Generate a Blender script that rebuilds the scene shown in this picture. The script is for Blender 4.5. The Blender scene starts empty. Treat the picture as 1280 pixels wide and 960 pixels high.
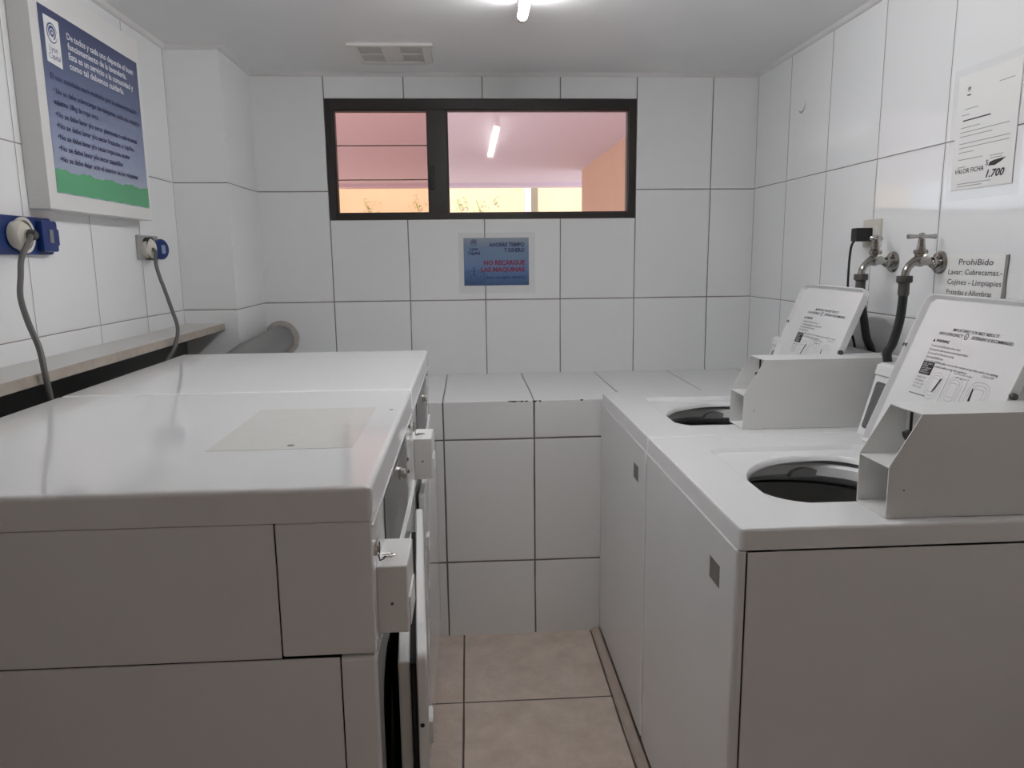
import bpy, bmesh, math, random
from math import pi, sin, cos
from mathutils import Vector, Matrix

random.seed(7)
SC = bpy.context.scene
COL = SC.collection

# ------------------------------------------------------------------ materials
def newmat(name):
    m = bpy.data.materials.new(name); m.use_nodes = True
    nt = m.node_tree; b = nt.nodes['Principled BSDF']
    return m, nt, b

def simple(name, col, rough=.5, metal=0., spec=.5, noise=0., nscale=30., bump=0., bscale=60., coat=0.):
    m, nt, b = newmat(name)
    b.inputs['Base Color'].default_value = (*col, 1)
    b.inputs['Roughness'].default_value = rough
    b.inputs['Metallic'].default_value = metal
    b.inputs['Specular IOR Level'].default_value = spec
    b.inputs['Coat Weight'].default_value = coat
    tc = nt.nodes.new('ShaderNodeTexCoord')
    if noise > 0:
        n = nt.nodes.new('ShaderNodeTexNoise'); n.inputs['Scale'].default_value = nscale
        n.inputs['Detail'].default_value = 4
        nt.links.new(tc.outputs['Object'], n.inputs['Vector'])
        mx = nt.nodes.new('ShaderNodeMix'); mx.data_type = 'RGBA'
        mx.inputs['A'].default_value = (*[c*(1-noise) for c in col], 1)
        mx.inputs['B'].default_value = (*[min(1, c*(1+noise)) for c in col], 1)
        nt.links.new(n.outputs['Fac'], mx.inputs['Factor'])
        nt.links.new(mx.outputs['Result'], b.inputs['Base Color'])
    if bump > 0:
        n = nt.nodes.new('ShaderNodeTexNoise'); n.inputs['Scale'].default_value = bscale
        nt.links.new(tc.outputs['Object'], n.inputs['Vector'])
        bp = nt.nodes.new('ShaderNodeBump'); bp.inputs['Strength'].default_value = 1
        bp.inputs['Distance'].default_value = bump
        nt.links.new(n.outputs['Fac'], bp.inputs['Height'])
        nt.links.new(bp.outputs['Normal'], b.inputs['Normal'])
    return m

def tile_mat(name, ua, u0, du, va, v0, dv, col, col2, grout, gw=.0042, rough=.06, mottle=0., wav=.0006):
    """ceramic tiles: joints every du along axis ua and dv along axis va (world metres)"""
    m, nt, b = newmat(name)
    N, L = nt.nodes, nt.links
    def mth(op, a, bb=None, clamp=False):
        n = N.new('ShaderNodeMath'); n.operation = op; n.use_clamp = clamp
        for i, v in enumerate((a, bb)):
            if v is None: continue
            if isinstance(v, (int, float)): n.inputs[i].default_value = v
            else: L.new(v, n.inputs[i])
        return n.outputs[0]
    tc = N.new('ShaderNodeTexCoord'); sp = N.new('ShaderNodeSeparateXYZ')
    L.new(tc.outputs['Object'], sp.inputs[0])
    # slight hand-laid wobble of the joints
    wn = N.new('ShaderNodeTexNoise'); wn.inputs['Scale'].default_value = 2.1; wn.inputs['Detail'].default_value = 2
    L.new(tc.outputs['Object'], wn.inputs['Vector'])
    wob = mth('MULTIPLY', mth('SUBTRACT', wn.outputs['Fac'], .5), .006)
    ds, cells = [], []
    for ax, o, d in ((ua, u0, du), (va, v0, dv)):
        if ax is None: continue
        x = mth('ADD', mth('DIVIDE', mth('SUBTRACT', mth('ADD', sp.outputs[ax], wob), o), d), 100.5)
        cells.append(mth('FLOOR', mth('SUBTRACT', x, .5)))
        fr = mth('ABSOLUTE', mth('SUBTRACT', mth('FRACT', x), .5))
        ds.append(mth('MULTIPLY', fr, d))
    dist = ds[0] if len(ds) == 1 else mth('MINIMUM', ds[0], ds[1])
    # joint width wanders with dirt
    gn = N.new('ShaderNodeTexNoise'); gn.inputs['Scale'].default_value = 7; gn.inputs['Detail'].default_value = 3
    L.new(tc.outputs['Object'], gn.inputs['Vector'])
    half = mth('MULTIPLY', mth('ADD', mth('MULTIPLY', gn.outputs['Fac'], .9), .55), gw/2)
    mask = N.new('ShaderNodeMapRange'); mask.inputs['To Min'].default_value = 1; mask.inputs['To Max'].default_value = 0
    L.new(dist, mask.inputs['Value']); L.new(mth('MULTIPLY', half, .7), mask.inputs['From Min']); L.new(mth('MULTIPLY', half, 1.4), mask.inputs['From Max'])
    # tile colour
    cx = N.new('ShaderNodeCombineXYZ')
    for i, c in enumerate(cells): L.new(c, cx.inputs[i])
    wnz = N.new('ShaderNodeTexWhiteNoise'); L.new(cx.outputs[0], wnz.inputs['Vector'])
    base = N.new('ShaderNodeMix'); base.data_type = 'RGBA'
    base.inputs['A'].default_value = (*col, 1); base.inputs['B'].default_value = (*col2, 1)
    if mottle:
        mn = N.new('ShaderNodeTexNoise'); mn.inputs['Scale'].default_value = mottle; mn.inputs['Detail'].default_value = 6
        mn.inputs['Roughness'].default_value = .65
        L.new(tc.outputs['Object'], mn.inputs['Vector'])
        mr = N.new('ShaderNodeMapRange'); mr.inputs['From Min'].default_value = .32; mr.inputs['From Max'].default_value = .68
        L.new(mn.outputs['Fac'], mr.inputs['Value'])
        L.new(mth('ADD', mth('MULTIPLY', mr.outputs[0], .8), mth('MULTIPLY', wnz.outputs['Value'], .2)), base.inputs['Factor'])
    else:
        L.new(wnz.outputs['Value'], base.inputs['Factor'])
    mix = N.new('ShaderNodeMix'); mix.data_type = 'RGBA'
    L.new(mask.outputs[0], mix.inputs['Factor']); L.new(base.outputs['Result'], mix.inputs['A'])
    mix.inputs['B'].default_value = (*grout, 1)
    L.new(mix.outputs['Result'], b.inputs['Base Color'])
    rr = mth('ADD', mth('MULTIPLY', mask.outputs[0], .7), rough, True)
    L.new(rr, b.inputs['Roughness'])
    # pillowed tile edge, glaze waviness
    ed = N.new('ShaderNodeMapRange'); ed.inputs['From Max'].default_value = .007
    L.new(dist, ed.inputs['Value'])
    gz = N.new('ShaderNodeTexNoise'); gz.inputs['Scale'].default_value = 9; L.new(tc.outputs['Object'], gz.inputs['Vector'])
    h = mth('ADD', mth('MULTIPLY', ed.outputs[0], .0011), mth('MULTIPLY', gz.outputs['Fac'], wav))
    bp = N.new('ShaderNodeBump'); bp.inputs['Strength'].default_value = 1; bp.inputs['Distance'].default_value = 1
    L.new(h, bp.inputs['Height']); L.new(bp.outputs['Normal'], b.inputs['Normal'])
    return m

def ramp_mat(name, axis, stops, lo, hi, rough=.4, wave=0):
    """printed sheet whose ink colour changes along one object axis"""
    m, nt, b = newmat(name)
    tc = nt.nodes.new('ShaderNodeTexCoord'); sp = nt.nodes.new('ShaderNodeSeparateXYZ')
    nt.links.new(tc.outputs['Object'], sp.inputs[0])
    mr = nt.nodes.new('ShaderNodeMapRange'); mr.inputs['From Min'].default_value = lo; mr.inputs['From Max'].default_value = hi
    nt.links.new(sp.outputs[axis], mr.inputs['Value'])
    cr = nt.nodes.new('ShaderNodeValToRGB')
    while len(cr.color_ramp.elements) < len(stops): cr.color_ramp.elements.new(.5)
    for e, (p, c) in zip(cr.color_ramp.elements, stops):
        e.position = p; e.color = (*c, 1)
    nt.links.new(mr.outputs[0], cr.inputs[0]); nt.links.new(cr.outputs[0], b.inputs['Base Color'])
    b.inputs['Roughness'].default_value = rough
    return m

def sheer(name, alpha, col=(.9, .9, .9), rough=.05):
    m = bpy.data.materials.new(name); m.use_nodes = True
    nt = m.node_tree; nt.nodes.clear()
    o = nt.nodes.new('ShaderNodeOutputMaterial'); t = nt.nodes.new('ShaderNodeBsdfTransparent')
    t.inputs[0].default_value = (*col, 1)
    g = nt.nodes.new('ShaderNodeBsdfGlossy'); g.inputs['Roughness'].default_value = rough
    f = nt.nodes.new('ShaderNodeFresnel'); f.inputs[0].default_value = 1.45
    mx = nt.nodes.new('ShaderNodeMixShader')
    ml = nt.nodes.new('ShaderNodeMath'); ml.operation = 'MULTIPLY'; ml.inputs[1].default_value = alpha
    nt.links.new(f.outputs[0], ml.inputs[0]); nt.links.new(ml.outputs[0], mx.inputs[0])
    nt.links.new(t.outputs[0], mx.inputs[1]); nt.links.new(g.outputs[0], mx.inputs[2]); nt.links.new(mx.outputs[0], o.inputs[0])
    return m

def film(name, amount, col):
    """thin milky plastic film"""
    m = bpy.data.materials.new(name); m.use_nodes = True
    nt = m.node_tree; nt.nodes.clear()
    o = nt.nodes.new('ShaderNodeOutputMaterial'); t = nt.nodes.new('ShaderNodeBsdfTransparent')
    g = nt.nodes.new('ShaderNodeBsdfPrincipled'); g.inputs['Base Color'].default_value = (*col, 1); g.inputs['Roughness'].default_value = .12
    mx = nt.nodes.new('ShaderNodeMixShader'); mx.inputs[0].default_value = amount
    nt.links.new(t.outputs[0], mx.inputs[1]); nt.links.new(g.outputs[0], mx.inputs[2]); nt.links.new(mx.outputs[0], o.inputs[0])
    return m

def emit(name, col, strength):
    m, nt, b = newmat(name)
    b.inputs['Base Color'].default_value = (.9, .9, .9, 1)
    b.inputs['Emission Color'].default_value = (*col, 1); b.inputs['Emission Strength'].default_value = strength
    return m

TW, TW2, GR = (.84, .845, .85), (.87, .875, .88), (.20, .19, .18)
M = dict(
    back=tile_mat('tiles_back', 0, 0, .32, 2, 1.195, .4535, TW, TW2, GR),
    right=tile_mat('tiles_right', 1, -.326, .32, 2, 1.195, .4535, TW, TW2, (.2, .19, .18), gw=.003),
    left=tile_mat('tiles_left', 1, -.703, .315, 2, 1.195, .4535, TW, TW2, (.28, .26, .25), gw=.003),
    colm=tile_mat('tiles_column', None, 0, 1, 2, 1.195, .4535, TW, TW2, GR, gw=.0034),
    ledge=tile_mat('tiles_ledge_front', 0, -.172, .32, 2, .285, .455, (.82, .82, .825), (.85, .85, .855), (.12, .11, .10), gw=.0055),
    ledget=tile_mat('tiles_ledge_top', 0, -.172, .32, None, 0, 1, TW, TW2, GR, gw=.0055),
    floor=tile_mat('tiles_floor', 0, -.117, .469, 1, -1.06, .469, (.46, .37, .31), (.64, .54, .47), (.085, .07, .06), gw=.006, rough=.3, mottle=11, wav=.001),
    ceil=simple('ceiling_paint', (.88, .875, .87), .5, noise=.03, nscale=3, bump=.0006, bscale=25),
    trim=simple('cornice_paint', (.74, .73, .72), .5, noise=.06, nscale=14),
    plaster=simple('plaster', (.50, .43, .37), .8, noise=.05, nscale=6),
    passage=simple('fill_passage_wall', (.20, .128, .075), .85, noise=.06, nscale=3),  # added passage, coloured for warm bounce onto the near machine sides
    enamel=simple('white_enamel', (.84, .84, .845), .055, noise=.008, nscale=5),
    enamelw=simple('washer_enamel', (.84, .84, .845), .09, noise=.008, nscale=5),
    sheet=simple('painted_sheet_metal', (.80, .80, .79), .3, noise=.02, nscale=9),
    plastic=simple('white_plastic', (.68, .68, .67), .35),
    cream=simple('cream_plastic', (.62, .59, .52), .4),
    black=simple('black_rubber', (.012, .012, .012), .5),
    dark=simple('dark_gap', (.02, .019, .018), .8),
    panelgrey=simple('grey_control_panel', (.11, .11, .112), .28, noise=.15, nscale=40),
    chrome=simple('chrome', (.62, .60, .57), .16, metal=1),
    brass=simple('worn_tap_metal', (.40, .39, .37), .15, metal=1, noise=.2, nscale=60, bump=.0005, bscale=120),
    steel=simple('drum_steel', (.26, .26, .25), .45, noise=.1, nscale=20),
    hose=simple('hose_rubber', (.018, .02, .02), .35),
    nut=simple('dark_grey_coupling', (.065, .063, .058), .5),
    cable=simple('grey_cable', (.115, .112, .105), .45),
    blue=simple('blue_plastic', (.008, .03, .15), .3),
    wframe=simple('dark_bronze_aluminium', (.022, .018, .016), .4, noise=.1, nscale=20),
    glass=sheer('window_glass', 1.0, (.96, .95, .95)),
    glassd=sheer('dusty_window_glass', 1.0, (.85, .74, .70), .1),
    tub=simple('tub_ring_plastic', (.82, .82, .82), .35),
    pipe=simple('grey_pvc', (.22, .22, .215), .45, noise=.08, nscale=12),
    cement=simple('cement_collar', (.42, .39, .36), .9, noise=.2, nscale=40, bump=.003, bscale=50),
    shelf=simple('worn_stone_shelf', (.56, .545, .52), .3, noise=.06, nscale=9),
    shelfe=simple('worn_shelf_edge', (.40, .35, .30), .7, noise=.25, nscale=22, bump=.002, bscale=40),
    under=simple('shaded_wall_below_shelf', (.16, .16, .155), .9, noise=.2, nscale=8),  # wall below the shelf: its shade is put into this dark colour
    board=simple('board_white', (.74, .735, .72), .45),
    paper=simple('paper', (.83, .825, .81), .6, noise=.02, nscale=8),
    film=film('clear_film', .05, (.8, .8, .8)),
    white=simple('white_ink', (.75, .75, .8), .5),
    ink=simple('black_ink', (.03, .03, .035), .6),
    grey_ink=simple('grey_ink', (.22, .215, .21), .6),
    navy=simple('navy_ink', (.035, .045, .13), .5),
    red=simple('dark_red_ink', (.22, .03, .07), .5),
    logo=simple('blue_logo_ink', (.06, .10, .26), .5),
    green=simple('green_ink', (.10, .36, .19), .45),
    sticker=simple('greybrown_sticker', (.20, .185, .17), .6, noise=.12, nscale=60),
    oldlabel=simple('faded_label', (.77, .755, .725), .1, noise=.05, nscale=30),
    kick=simple('floor_trim_tile', (.40, .33, .28), .35, noise=.15, nscale=20),
    vent=simple('vent_plastic', (.76, .75, .72), .6),
    vent2=simple('vent_darker', (.58, .565, .53), .8, noise=.08, nscale=20),  # darker tone for the recessed panel
    tube=emit('lamp_tube_lit', (.985, .99, 1), 33.),
    pink=simple('pink_ceiling_paint', (.76, .62, .66), .7),
    orange=simple('orange_wall_paint', (.62, .36, .24), .8, noise=.05, nscale=3),
    yellow=simple('yellow_patio_wall', (.40, .31, .20), .85, noise=.10, nscale=2.5),
    post=simple('patio_post', (.36, .32, .33), .7, noise=.2, nscale=9),
    leaf=simple('leaf', (.16, .22, .06), .6),
    ground=simple('patio_ground', (.60, .56, .58), .8),
    greymark=simple('grey_mark', (.34, .33, .32), .5),
    shadowp=simple('worn_paint', (.30, .27, .24), .7),
)
PRINT = ramp_mat('board_print', 2, [(0, (.36, .42, .52)), (.35, (.24, .29, .42)), (.62, (.13, .165, .28)), (1, (.05, .062, .15))], 1.55, 1.97)
POSTER = ramp_mat('poster_print', 2, [(0, (.045, .09, .2)), (.25, (.085, .16, .33)), (.45, (.15, .22, .38)), (.8, (.17, .25, .38)), (1, (.30, .33, .38))], 1.255, 1.455)

# ------------------------------------------------------------------ geometry helper
class MB:
    def __init__(s): s.bm = bmesh.new(); s.mi = 0
    def _tag(s, faces):
        for f in faces: f.material_index = s.mi
    def box(s, x0, x1, y0, y1, z0, z1, bev=0, seg=2):
        r = bmesh.ops.create_cube(s.bm, size=1)
        vs = r['verts']
        bmesh.ops.scale(s.bm, vec=(x1-x0, y1-y0, z1-z0), verts=vs)
        bmesh.ops.translate(s.bm, vec=((x0+x1)/2, (y0+y1)/2, (z0+z1)/2), verts=vs)
        fs = set(f for v in vs for f in v.link_faces); s._tag(fs)
        if bev:
            es = list(set(e for v in vs for e in v.link_edges))
            r = bmesh.ops.bevel(s.bm, geom=es, offset=bev, segments=seg, affect='EDGES', profile=.5)
            s._tag(r['faces'])
        return s
    def loops(s, loops, close=True, cap0=False, cap1=False):
        """bridge successive closed loops with the same vertex count"""
        vl = [[s.bm.verts.new(p) for p in lp] for lp in loops]
        n = len(vl[0]); fs = []
        for a, b in zip(vl, vl[1:]):
            for i in range(n if close else n-1):
                j = (i+1) % n
                fs.append(s.bm.faces.new((a[i], a[j], b[j], b[i])))
        if cap0: fs.append(s.bm.faces.new(list(reversed(vl[0]))))
        if cap1: fs.append(s.bm.faces.new(vl[-1]))
        s._tag(fs); return vl
    def prism(s, poly, fn, a0, a1, bev=0):
        """extrude 2-D polygon between a0 and a1; fn(u,v,a)->xyz"""
        A = [s.bm.verts.new(fn(u, v, a0)) for u, v in poly]; B = [s.bm.verts.new(fn(u, v, a1)) for u, v in poly]
        n = len(poly); fs = [s.bm.faces.new(A), s.bm.faces.new(list(reversed(B)))]
        for i in range(n):
            j = (i+1) % n; fs.append(s.bm.faces.new((A[j], A[i], B[i], B[j])))
        s._tag(fs)
        if bev:
            es = list(set(e for v in A+B for e in v.link_edges))
            r = bmesh.ops.bevel(s.bm, geom=es, offset=bev, segments=2, affect='EDGES', profile=.5); s._tag(r['faces'])
        return s
    def tube(s, pts, r, n=12, cap=True):
        pts = [Vector(p) for p in pts]; rs = r if isinstance(r, (list, tuple)) else [r]*len(pts)
        loops = []; up = None
        for i, p in enumerate(pts):
            t = (pts[min(i+1, len(pts)-1)] - pts[max(i-1, 0)]).normalized()
            if up is None:
                up = Vector((0, 0, 1)) if abs(t.z) < .9 else Vector((1, 0, 0))
            a = t.cross(up).normalized(); b = a.cross(t).normalized(); up = b
            loops.append([p + a*rs[i]*cos(2*pi*k/n) + b*rs[i]*sin(2*pi*k/n) for k in range(n)])
        s.loops(loops, cap0=cap, cap1=cap); return s
    def lathe(s, prof, o, ax=(0, 0, 1), n=32, cap=True):
        """prof: (radius, height along ax)"""
        o = Vector(o); ax = Vector(ax).normalized()
        h = Vector((0, 0, 1)) if abs(ax.z) < .9 else Vector((1, 0, 0))
        a = ax.cross(h).normalized(); b = ax.cross(a).normalized()
        lp = [[o + ax*z + (a*cos(2*pi*k/n) + b*sin(2*pi*k/n))*max(r, 1e-5) for k in range(n)] for r, z in prof]
        s.loops(lp, cap0=cap, cap1=cap); return s
    def quad(s, a, b, c, d):
        f = s.bm.faces.new([s.bm.verts.new(p) for p in (a, b, c, d)]); s._tag([f]); return s
    def text(s, txt, o, xd, yd, size, width=None, align='LEFT', shear=0, bold=0):
        cu = bpy.data.curves.new('t', 'FONT'); cu.body = txt; cu.size = size; cu.align_x = align; cu.shear = shear
        cu.offset = bold; cu.resolution_u = 2
        ob = bpy.data.objects.new('t', cu); me = bpy.data.meshes.new_from_object(ob)
        xs = [v.co.x for v in me.vertices]
        if not xs: return s
        k = 1.0
        if width: k = width/(max(xs)-min(xs))
        o, xd, yd = Vector(o), Vector(xd).normalized(), Vector(yd).normalized()
        x0 = min(xs) if width and align == 'LEFT' else 0
        vs = [s.bm.verts.new(o + xd*((v.co.x-x0)*k) + yd*v.co.y) for v in me.vertices]
        fs = []
        for p in me.polygons:
            try: fs.append(s.bm.faces.new([vs[i] for i in p.vertices]))
            except ValueError: pass
        s._tag(fs)
        bpy.data.objects.remove(ob); bpy.data.meshes.remove(me); bpy.data.curves.remove(cu)
        return s
    def build(s, name, mats, parent=None, ang=35, recalc=True):
        if recalc: bmesh.ops.recalc_face_normals(s.bm, faces=s.bm.faces[:])
        me = bpy.data.meshes.new(name); s.bm.to_mesh(me); s.bm.free()
        for m in (mats if isinstance(mats, (list, tuple)) else [mats]): me.materials.append(m)
        for p in me.polygons: p.use_smooth = True
        me.set_sharp_from_angle(angle=math.radians(ang))
        o = bpy.data.objects.new(name, me); COL.objects.link(o)
        if recalc and len(me.polygons) > 5:
            wm = o.modifiers.new('n', 'WEIGHTED_NORMAL'); wm.keep_sharp = True; wm.weight = 100
        if parent: o.parent = parent
        return o

def rrect(u0, u1, v0, v1, r, n=6):
    """rounded rectangle, 4*n points; r = one radius or four (u1v1,u0v1,u0v0,u1v0)"""
    rr = r if isinstance(r, (tuple, list)) else (r,)*4
    out = []
    for q, (cx, cy, sx, sy) in enumerate(((u1, v1, -1, -1), (u0, v1, 1, -1), (u0, v0, 1, 1), (u1, v0, -1, 1))):
        R = max(rr[q], 1e-5)
        for k in range(n):
            a = q*pi/2 + (pi/2)*k/(n-1)
            out.append((cx + sx*R + R*cos(a), cy + sy*R + R*sin(a)))
    return out

def thing(name, label, cat, loc, group=None):
    o = bpy.data.objects.new(name, None); COL.objects.link(o); o.location = loc
    o.empty_display_size = .1
    o['label'] = label; o['category'] = cat
    if group: o['group'] = group
    return o
def tag(o, label, cat, group=None):
    o['label'] = label; o['category'] = cat
    if group: o['group'] = group
    return o
def struct(o, label=None):
    o['kind'] = 'structure'
    if label: o['label'] = label
    return o
def copy_tree(o, parent=None):
    c = o.copy(); COL.objects.link(c)
    if parent: c.parent = parent
    for ch in list(o.children): copy_tree(ch, c)
    return c

# ------------------------------------------------------------------ room constants
XL, XR, CZ, YF = -1.118, 1.149, 2.112, -4.4
XC, YC = -.928, -.383           # tiled column in the back-left corner
LZ, LY = .8746, -.636           # tiled ledge along the back wall
WX0, WX1, WZ0, WZ1 = -.642, .640, 1.531, 2.014   # window opening

# ------------------------------------------------------------------ setting
mb = MB(); mb.box(XL-.15, XR+.15, YF-.15, .15, -.12, 0)
struct(mb.build('floor', M['floor']))
mb = MB(); mb.box(XL-.15, XR+.15, YF-.15, .15, CZ, CZ+.12)
struct(mb.build('ceiling', M['ceil']))
mb = MB()
t = .13
mb.box(XL-.15, WX0, 0, t, 0, CZ); mb.box(WX1, XR+.15, 0, t, 0, CZ)
mb.box(WX0, WX1, 0, t, 0, WZ0); mb.box(WX0, WX1, 0, t, WZ1, CZ)
struct(mb.build('wall_back', M['back']))
mb = MB(); mb.box(XR, XR+.12, YF, 0, 0, CZ); struct(mb.build('wall_right', M['right']))
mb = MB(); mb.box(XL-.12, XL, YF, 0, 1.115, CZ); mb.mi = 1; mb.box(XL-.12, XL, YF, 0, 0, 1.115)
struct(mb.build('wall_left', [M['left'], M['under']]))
# added behind the camera as warm fill: open doorway onto an unseen, high-walled passage
DX0, DX1, DZ = -.55, .80, 2.0
mb = MB(); mb.box(XL-.15, DX0, YF-.12, YF, 0, 3.2); mb.box(DX1, XR+.15, YF-.12, YF, 0, 3.2); mb.box(DX0, DX1, YF-.12, YF, DZ, 3.2)
struct(mb.build('wall_front', M['plaster']))
mb = MB(); mb.box(-3.2, 3.2, -6.8, -6.6, 0, 5.0); struct(mb.build('wall_fill_passage', M['passage']))  # added; tall enough to keep the sun out of the doorway
mb = MB(); mb.box(-3.2, 3.2, -6.8, YF-.15, -.12, 0); struct(mb.build('floor_fill_passage', M['passage']))
mb = MB(); mb.box(XL, XC, YC, 0, 0, CZ); struct(mb.build('wall_column', M['colm']))
mb = MB(); mb.prism([(0, 0), (LY, 0), (LY, LZ), (0, LZ)], lambda u, v, a: (a, u, v), XC, XR)
for f in mb.bm.faces:
    f.material_index = 1 if f.calc_center_median().z > LZ-.001 else 0
struct(mb.build('wall_ledge', [M['ledge'], M['ledget']]))
# chipped, blackened glaze along the front edge of the ledge
mb = MB()
rnd = random.Random(3)
for x0, w_ in ((.055, .045), (.10, .012), (.142, .02), (.165, .008), (.31, .012), (.115, .012)):
    n = 7; top = [(x0+w_*i/n, LZ+.0006) for i in range(n+1)]
    pts = [Vector((x, LY-.0006, LZ - .0008 - rnd.random()*.0045*sin(pi*(i+.5)/(n+1)))) for i, (x, z) in enumerate(top)]
    pts2 = [Vector((x, LY-.0006, LZ+.0008)) for x, z in top]
    pts3 = [Vector((x, LY + .002 + rnd.random()*.004, LZ+.0008)) for x, z in top]
    for i in range(n):
        mb.quad(pts[i], pts[i+1], pts2[i+1], pts2[i]); mb.quad(pts2[i], pts2[i+1], pts3[i+1], pts3[i])
o = mb.build('trim_4', M['dark']); struct(o)

# cornice
def cornice(name, a, b):
    a, b = Vector(a), Vector(b); d = (b-a).normalized(); n = Vector((-d.y, d.x, 0))   # n points into the room
    prof = [(0, -.014), (.006, -.013), (.011, -.009), (.014, -.004), (.016, 0), (0, 0)]
    mb = MB(); mb.prism(prof, lambda u, v, t_: tuple(a + d*t_ + n*u + Vector((0, 0, v))), 0, (b-a).length)
    return struct(mb.build(name, M['trim']))
cornice('trim_1', (XR, 0, CZ), (XC, 0, CZ))
cornice('trim_2', (XR, YF, CZ), (XR, 0, CZ))
cornice('trim_3', (XL, YC, CZ), (XL, YF, CZ))
cornice('trim_5', (XC, 0, CZ), (XC, YC-.014, CZ))
cornice('trim_6', (XC+.014, YC, CZ), (XL, YC, CZ))
# rounded strip where the floor meets the washing machine bases
mb = MB(); mb.prism([(0, 0), (0, .006), (.012, .012), (.026, .012), (.034, .004), (.034, 0)], lambda u, v, a: (.357+u, a, v), -3.4, LY)
struct(mb.build('baseboard_right', M['kick']))

# ------------------------------------------------------------------ window
w = thing('window_1', 'dark bronze aluminium window with a slatted left sash high in the back wall', 'window', (0, 0, 0))
w['kind'] = 'structure'; del w['category']
def framerect(mb, x0, x1, z0, z1, wl, wr, wb, wt, y0, y1, bev=.002):
    mb.box(x0, x0+wl, y0, y1, z0, z1, bev); mb.box(x1-wr, x1, y0, y1, z0, z1, bev)
    mb.box(x0+wl, x1-wr, y0, y1, z0, z0+wb, bev); mb.box(x0+wl, x1-wr, y0, y1, z1-wt, z1, bev)
mb = MB(); framerect(mb, WX0+.001, WX1-.001, WZ0+.001, WZ1-.001, .028, .030, .024, .040, .004, .075)
mb.box(-.232, -.150, .006, .07, WZ0+.02, WZ1-.03, .002)
mb.build('window_frame', M['wframe'], w)
mb = MB(); framerect(mb, WX0+.024, -.216, WZ0+.018, WZ1-.034, .014, .012, .014, .014, .012, .05, .0015)
sash = mb.build('left_sash', M['wframe'], w)
edge_m = simple('louvre_edge_seal', (.12, .09, .09), .5)
for z0, z1 in ((1.560, 1.697), (1.694, 1.834), (1.831, 1.968)):
    mb = MB(); mb.box(-.606, -.224, .028, .033, z0, z1); mb.build('glass_louvre', M['glassd'], sash)
for z in (1.697, 1.834):
    mb = MB(); mb.box(-.606, -.224, .0255, .028, z-.0025, z+.0012); mb.build('louvre_edge', edge_m, sash)
mb = MB(); framerect(mb, -.152, WX1-.028, WZ0+.022, WZ1-.038, .008, .006, .008, .008, .014, .05, .0015)
sash2 = mb.build('right_sash', simple('maroon_gasket', (.05, .02, .022), .5), w)
mb = MB(); mb.box(-.146, .607, .030, .034, WZ0+.028, WZ1-.044); mb.build('pane', M['glass'], sash2)
mb = MB(); mb.box(-.222, -.204, -.006, .008, 1.655, 1.75, .003); mb.box(-.217, -.209, -.016, -.004, 1.69, 1.71, .002)
mb.build('latch', M['black'], w)

# ------------------------------------------------------------------ beyond the window: roofed corridor and sunlit patio wall
mb = MB(); mb.box(-5, 3.5, .14, 8.9, 2.5, 2.75); mb.box(-5, 3.5, 8.6, 8.9, 2.45, 2.5)
struct(mb.build('ceiling_corridor', M['pink']))
mb = MB(); mb.box(1.47, 1.75, .14, 6.9, 0, 2.5); struct(mb.build('wall_corridor', M['orange']))
mb = MB(); mb.box(-6, 5, 10.6, 10.8, 0, 3.6); struct(mb.build('wall_patio', M['yellow']))
mb = MB(); mb.box(-6, 5, .14, 10.8, -.12, 0); struct(mb.build('floor_patio', M['ground']))
mb = MB(); mb.box(.96, 1.08, 10.2, 10.32, 0, 3.3, .01); mb.box(.93, 1.11, 10.17, 10.35, 0, .25, .01)
tag(mb.build('patio_post', M['post']), 'pale slim post standing before the sunlit yellow patio wall', 'post')
mb = MB(); rnd = random.Random(5)
for cx, cz, n, r in ((-.15, 2.32, 26, .16), (.2, 2.26, 22, .14), (-.9, 2.3, 30, .2), (.45, 2.38, 14, .1), (-1.8, 2.25, 30, .25), (-2.6, 2.35, 24, .2)):
    for k in range(n):
        a = rnd.random()*2*pi; q = r*rnd.random(); x, z = cx+q*cos(a), cz+q*sin(a); s_ = .010+.012*rnd.random(); th = rnd.random()*pi
        y = 10.56-rnd.random()*.03
        u = Vector((cos(th), -.3, sin(th)))*s_; v = Vector((-sin(th), .2, cos(th)))*s_*.5
        c = Vector((x, y, z)); mb.quad(c-u, c-v, c+u, c+v)
for cx in (-.15, -.9, .2, -1.8, -2.6): mb.tube([(cx+.1*sin(i*1.3), 10.57, i*.3) for i in range(9)], .006, 5)
vine = mb.build('climbing_plant', M['leaf'], recalc=False); tag(vine, 'thin green creeper growing on the sunlit yellow patio wall', 'plant')
# ------------------------------------------------------------------ room lamp
lamp = thing('ceiling_lamp', 'lit fluorescent tube fixed to the laundry room ceiling', 'lamp', (.10, -1.455, CZ))
mb = MB(); mb.box(-.013, .013, -.612, .612, -.020, 0, .004); mb.build('housing', M['plastic'], lamp)
mb = MB(); mb.tube([(0, -.58, -.043), (0, .58, -.043)], .0145, 20); mb.build('lamp_tube', M['tube'], lamp)
for s_ in (-1, 1):
    mb = MB(); mb.tube([(0, s_*.58, -.043), (0, s_*.603, -.043)], .0155, 20); mb.box(-.011, .011, min(s_*.585, s_*.602), max(s_*.585, s_*.602), -.043, -.018, .003)
    mb.build('end_cap', M['cream'], lamp)

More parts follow.
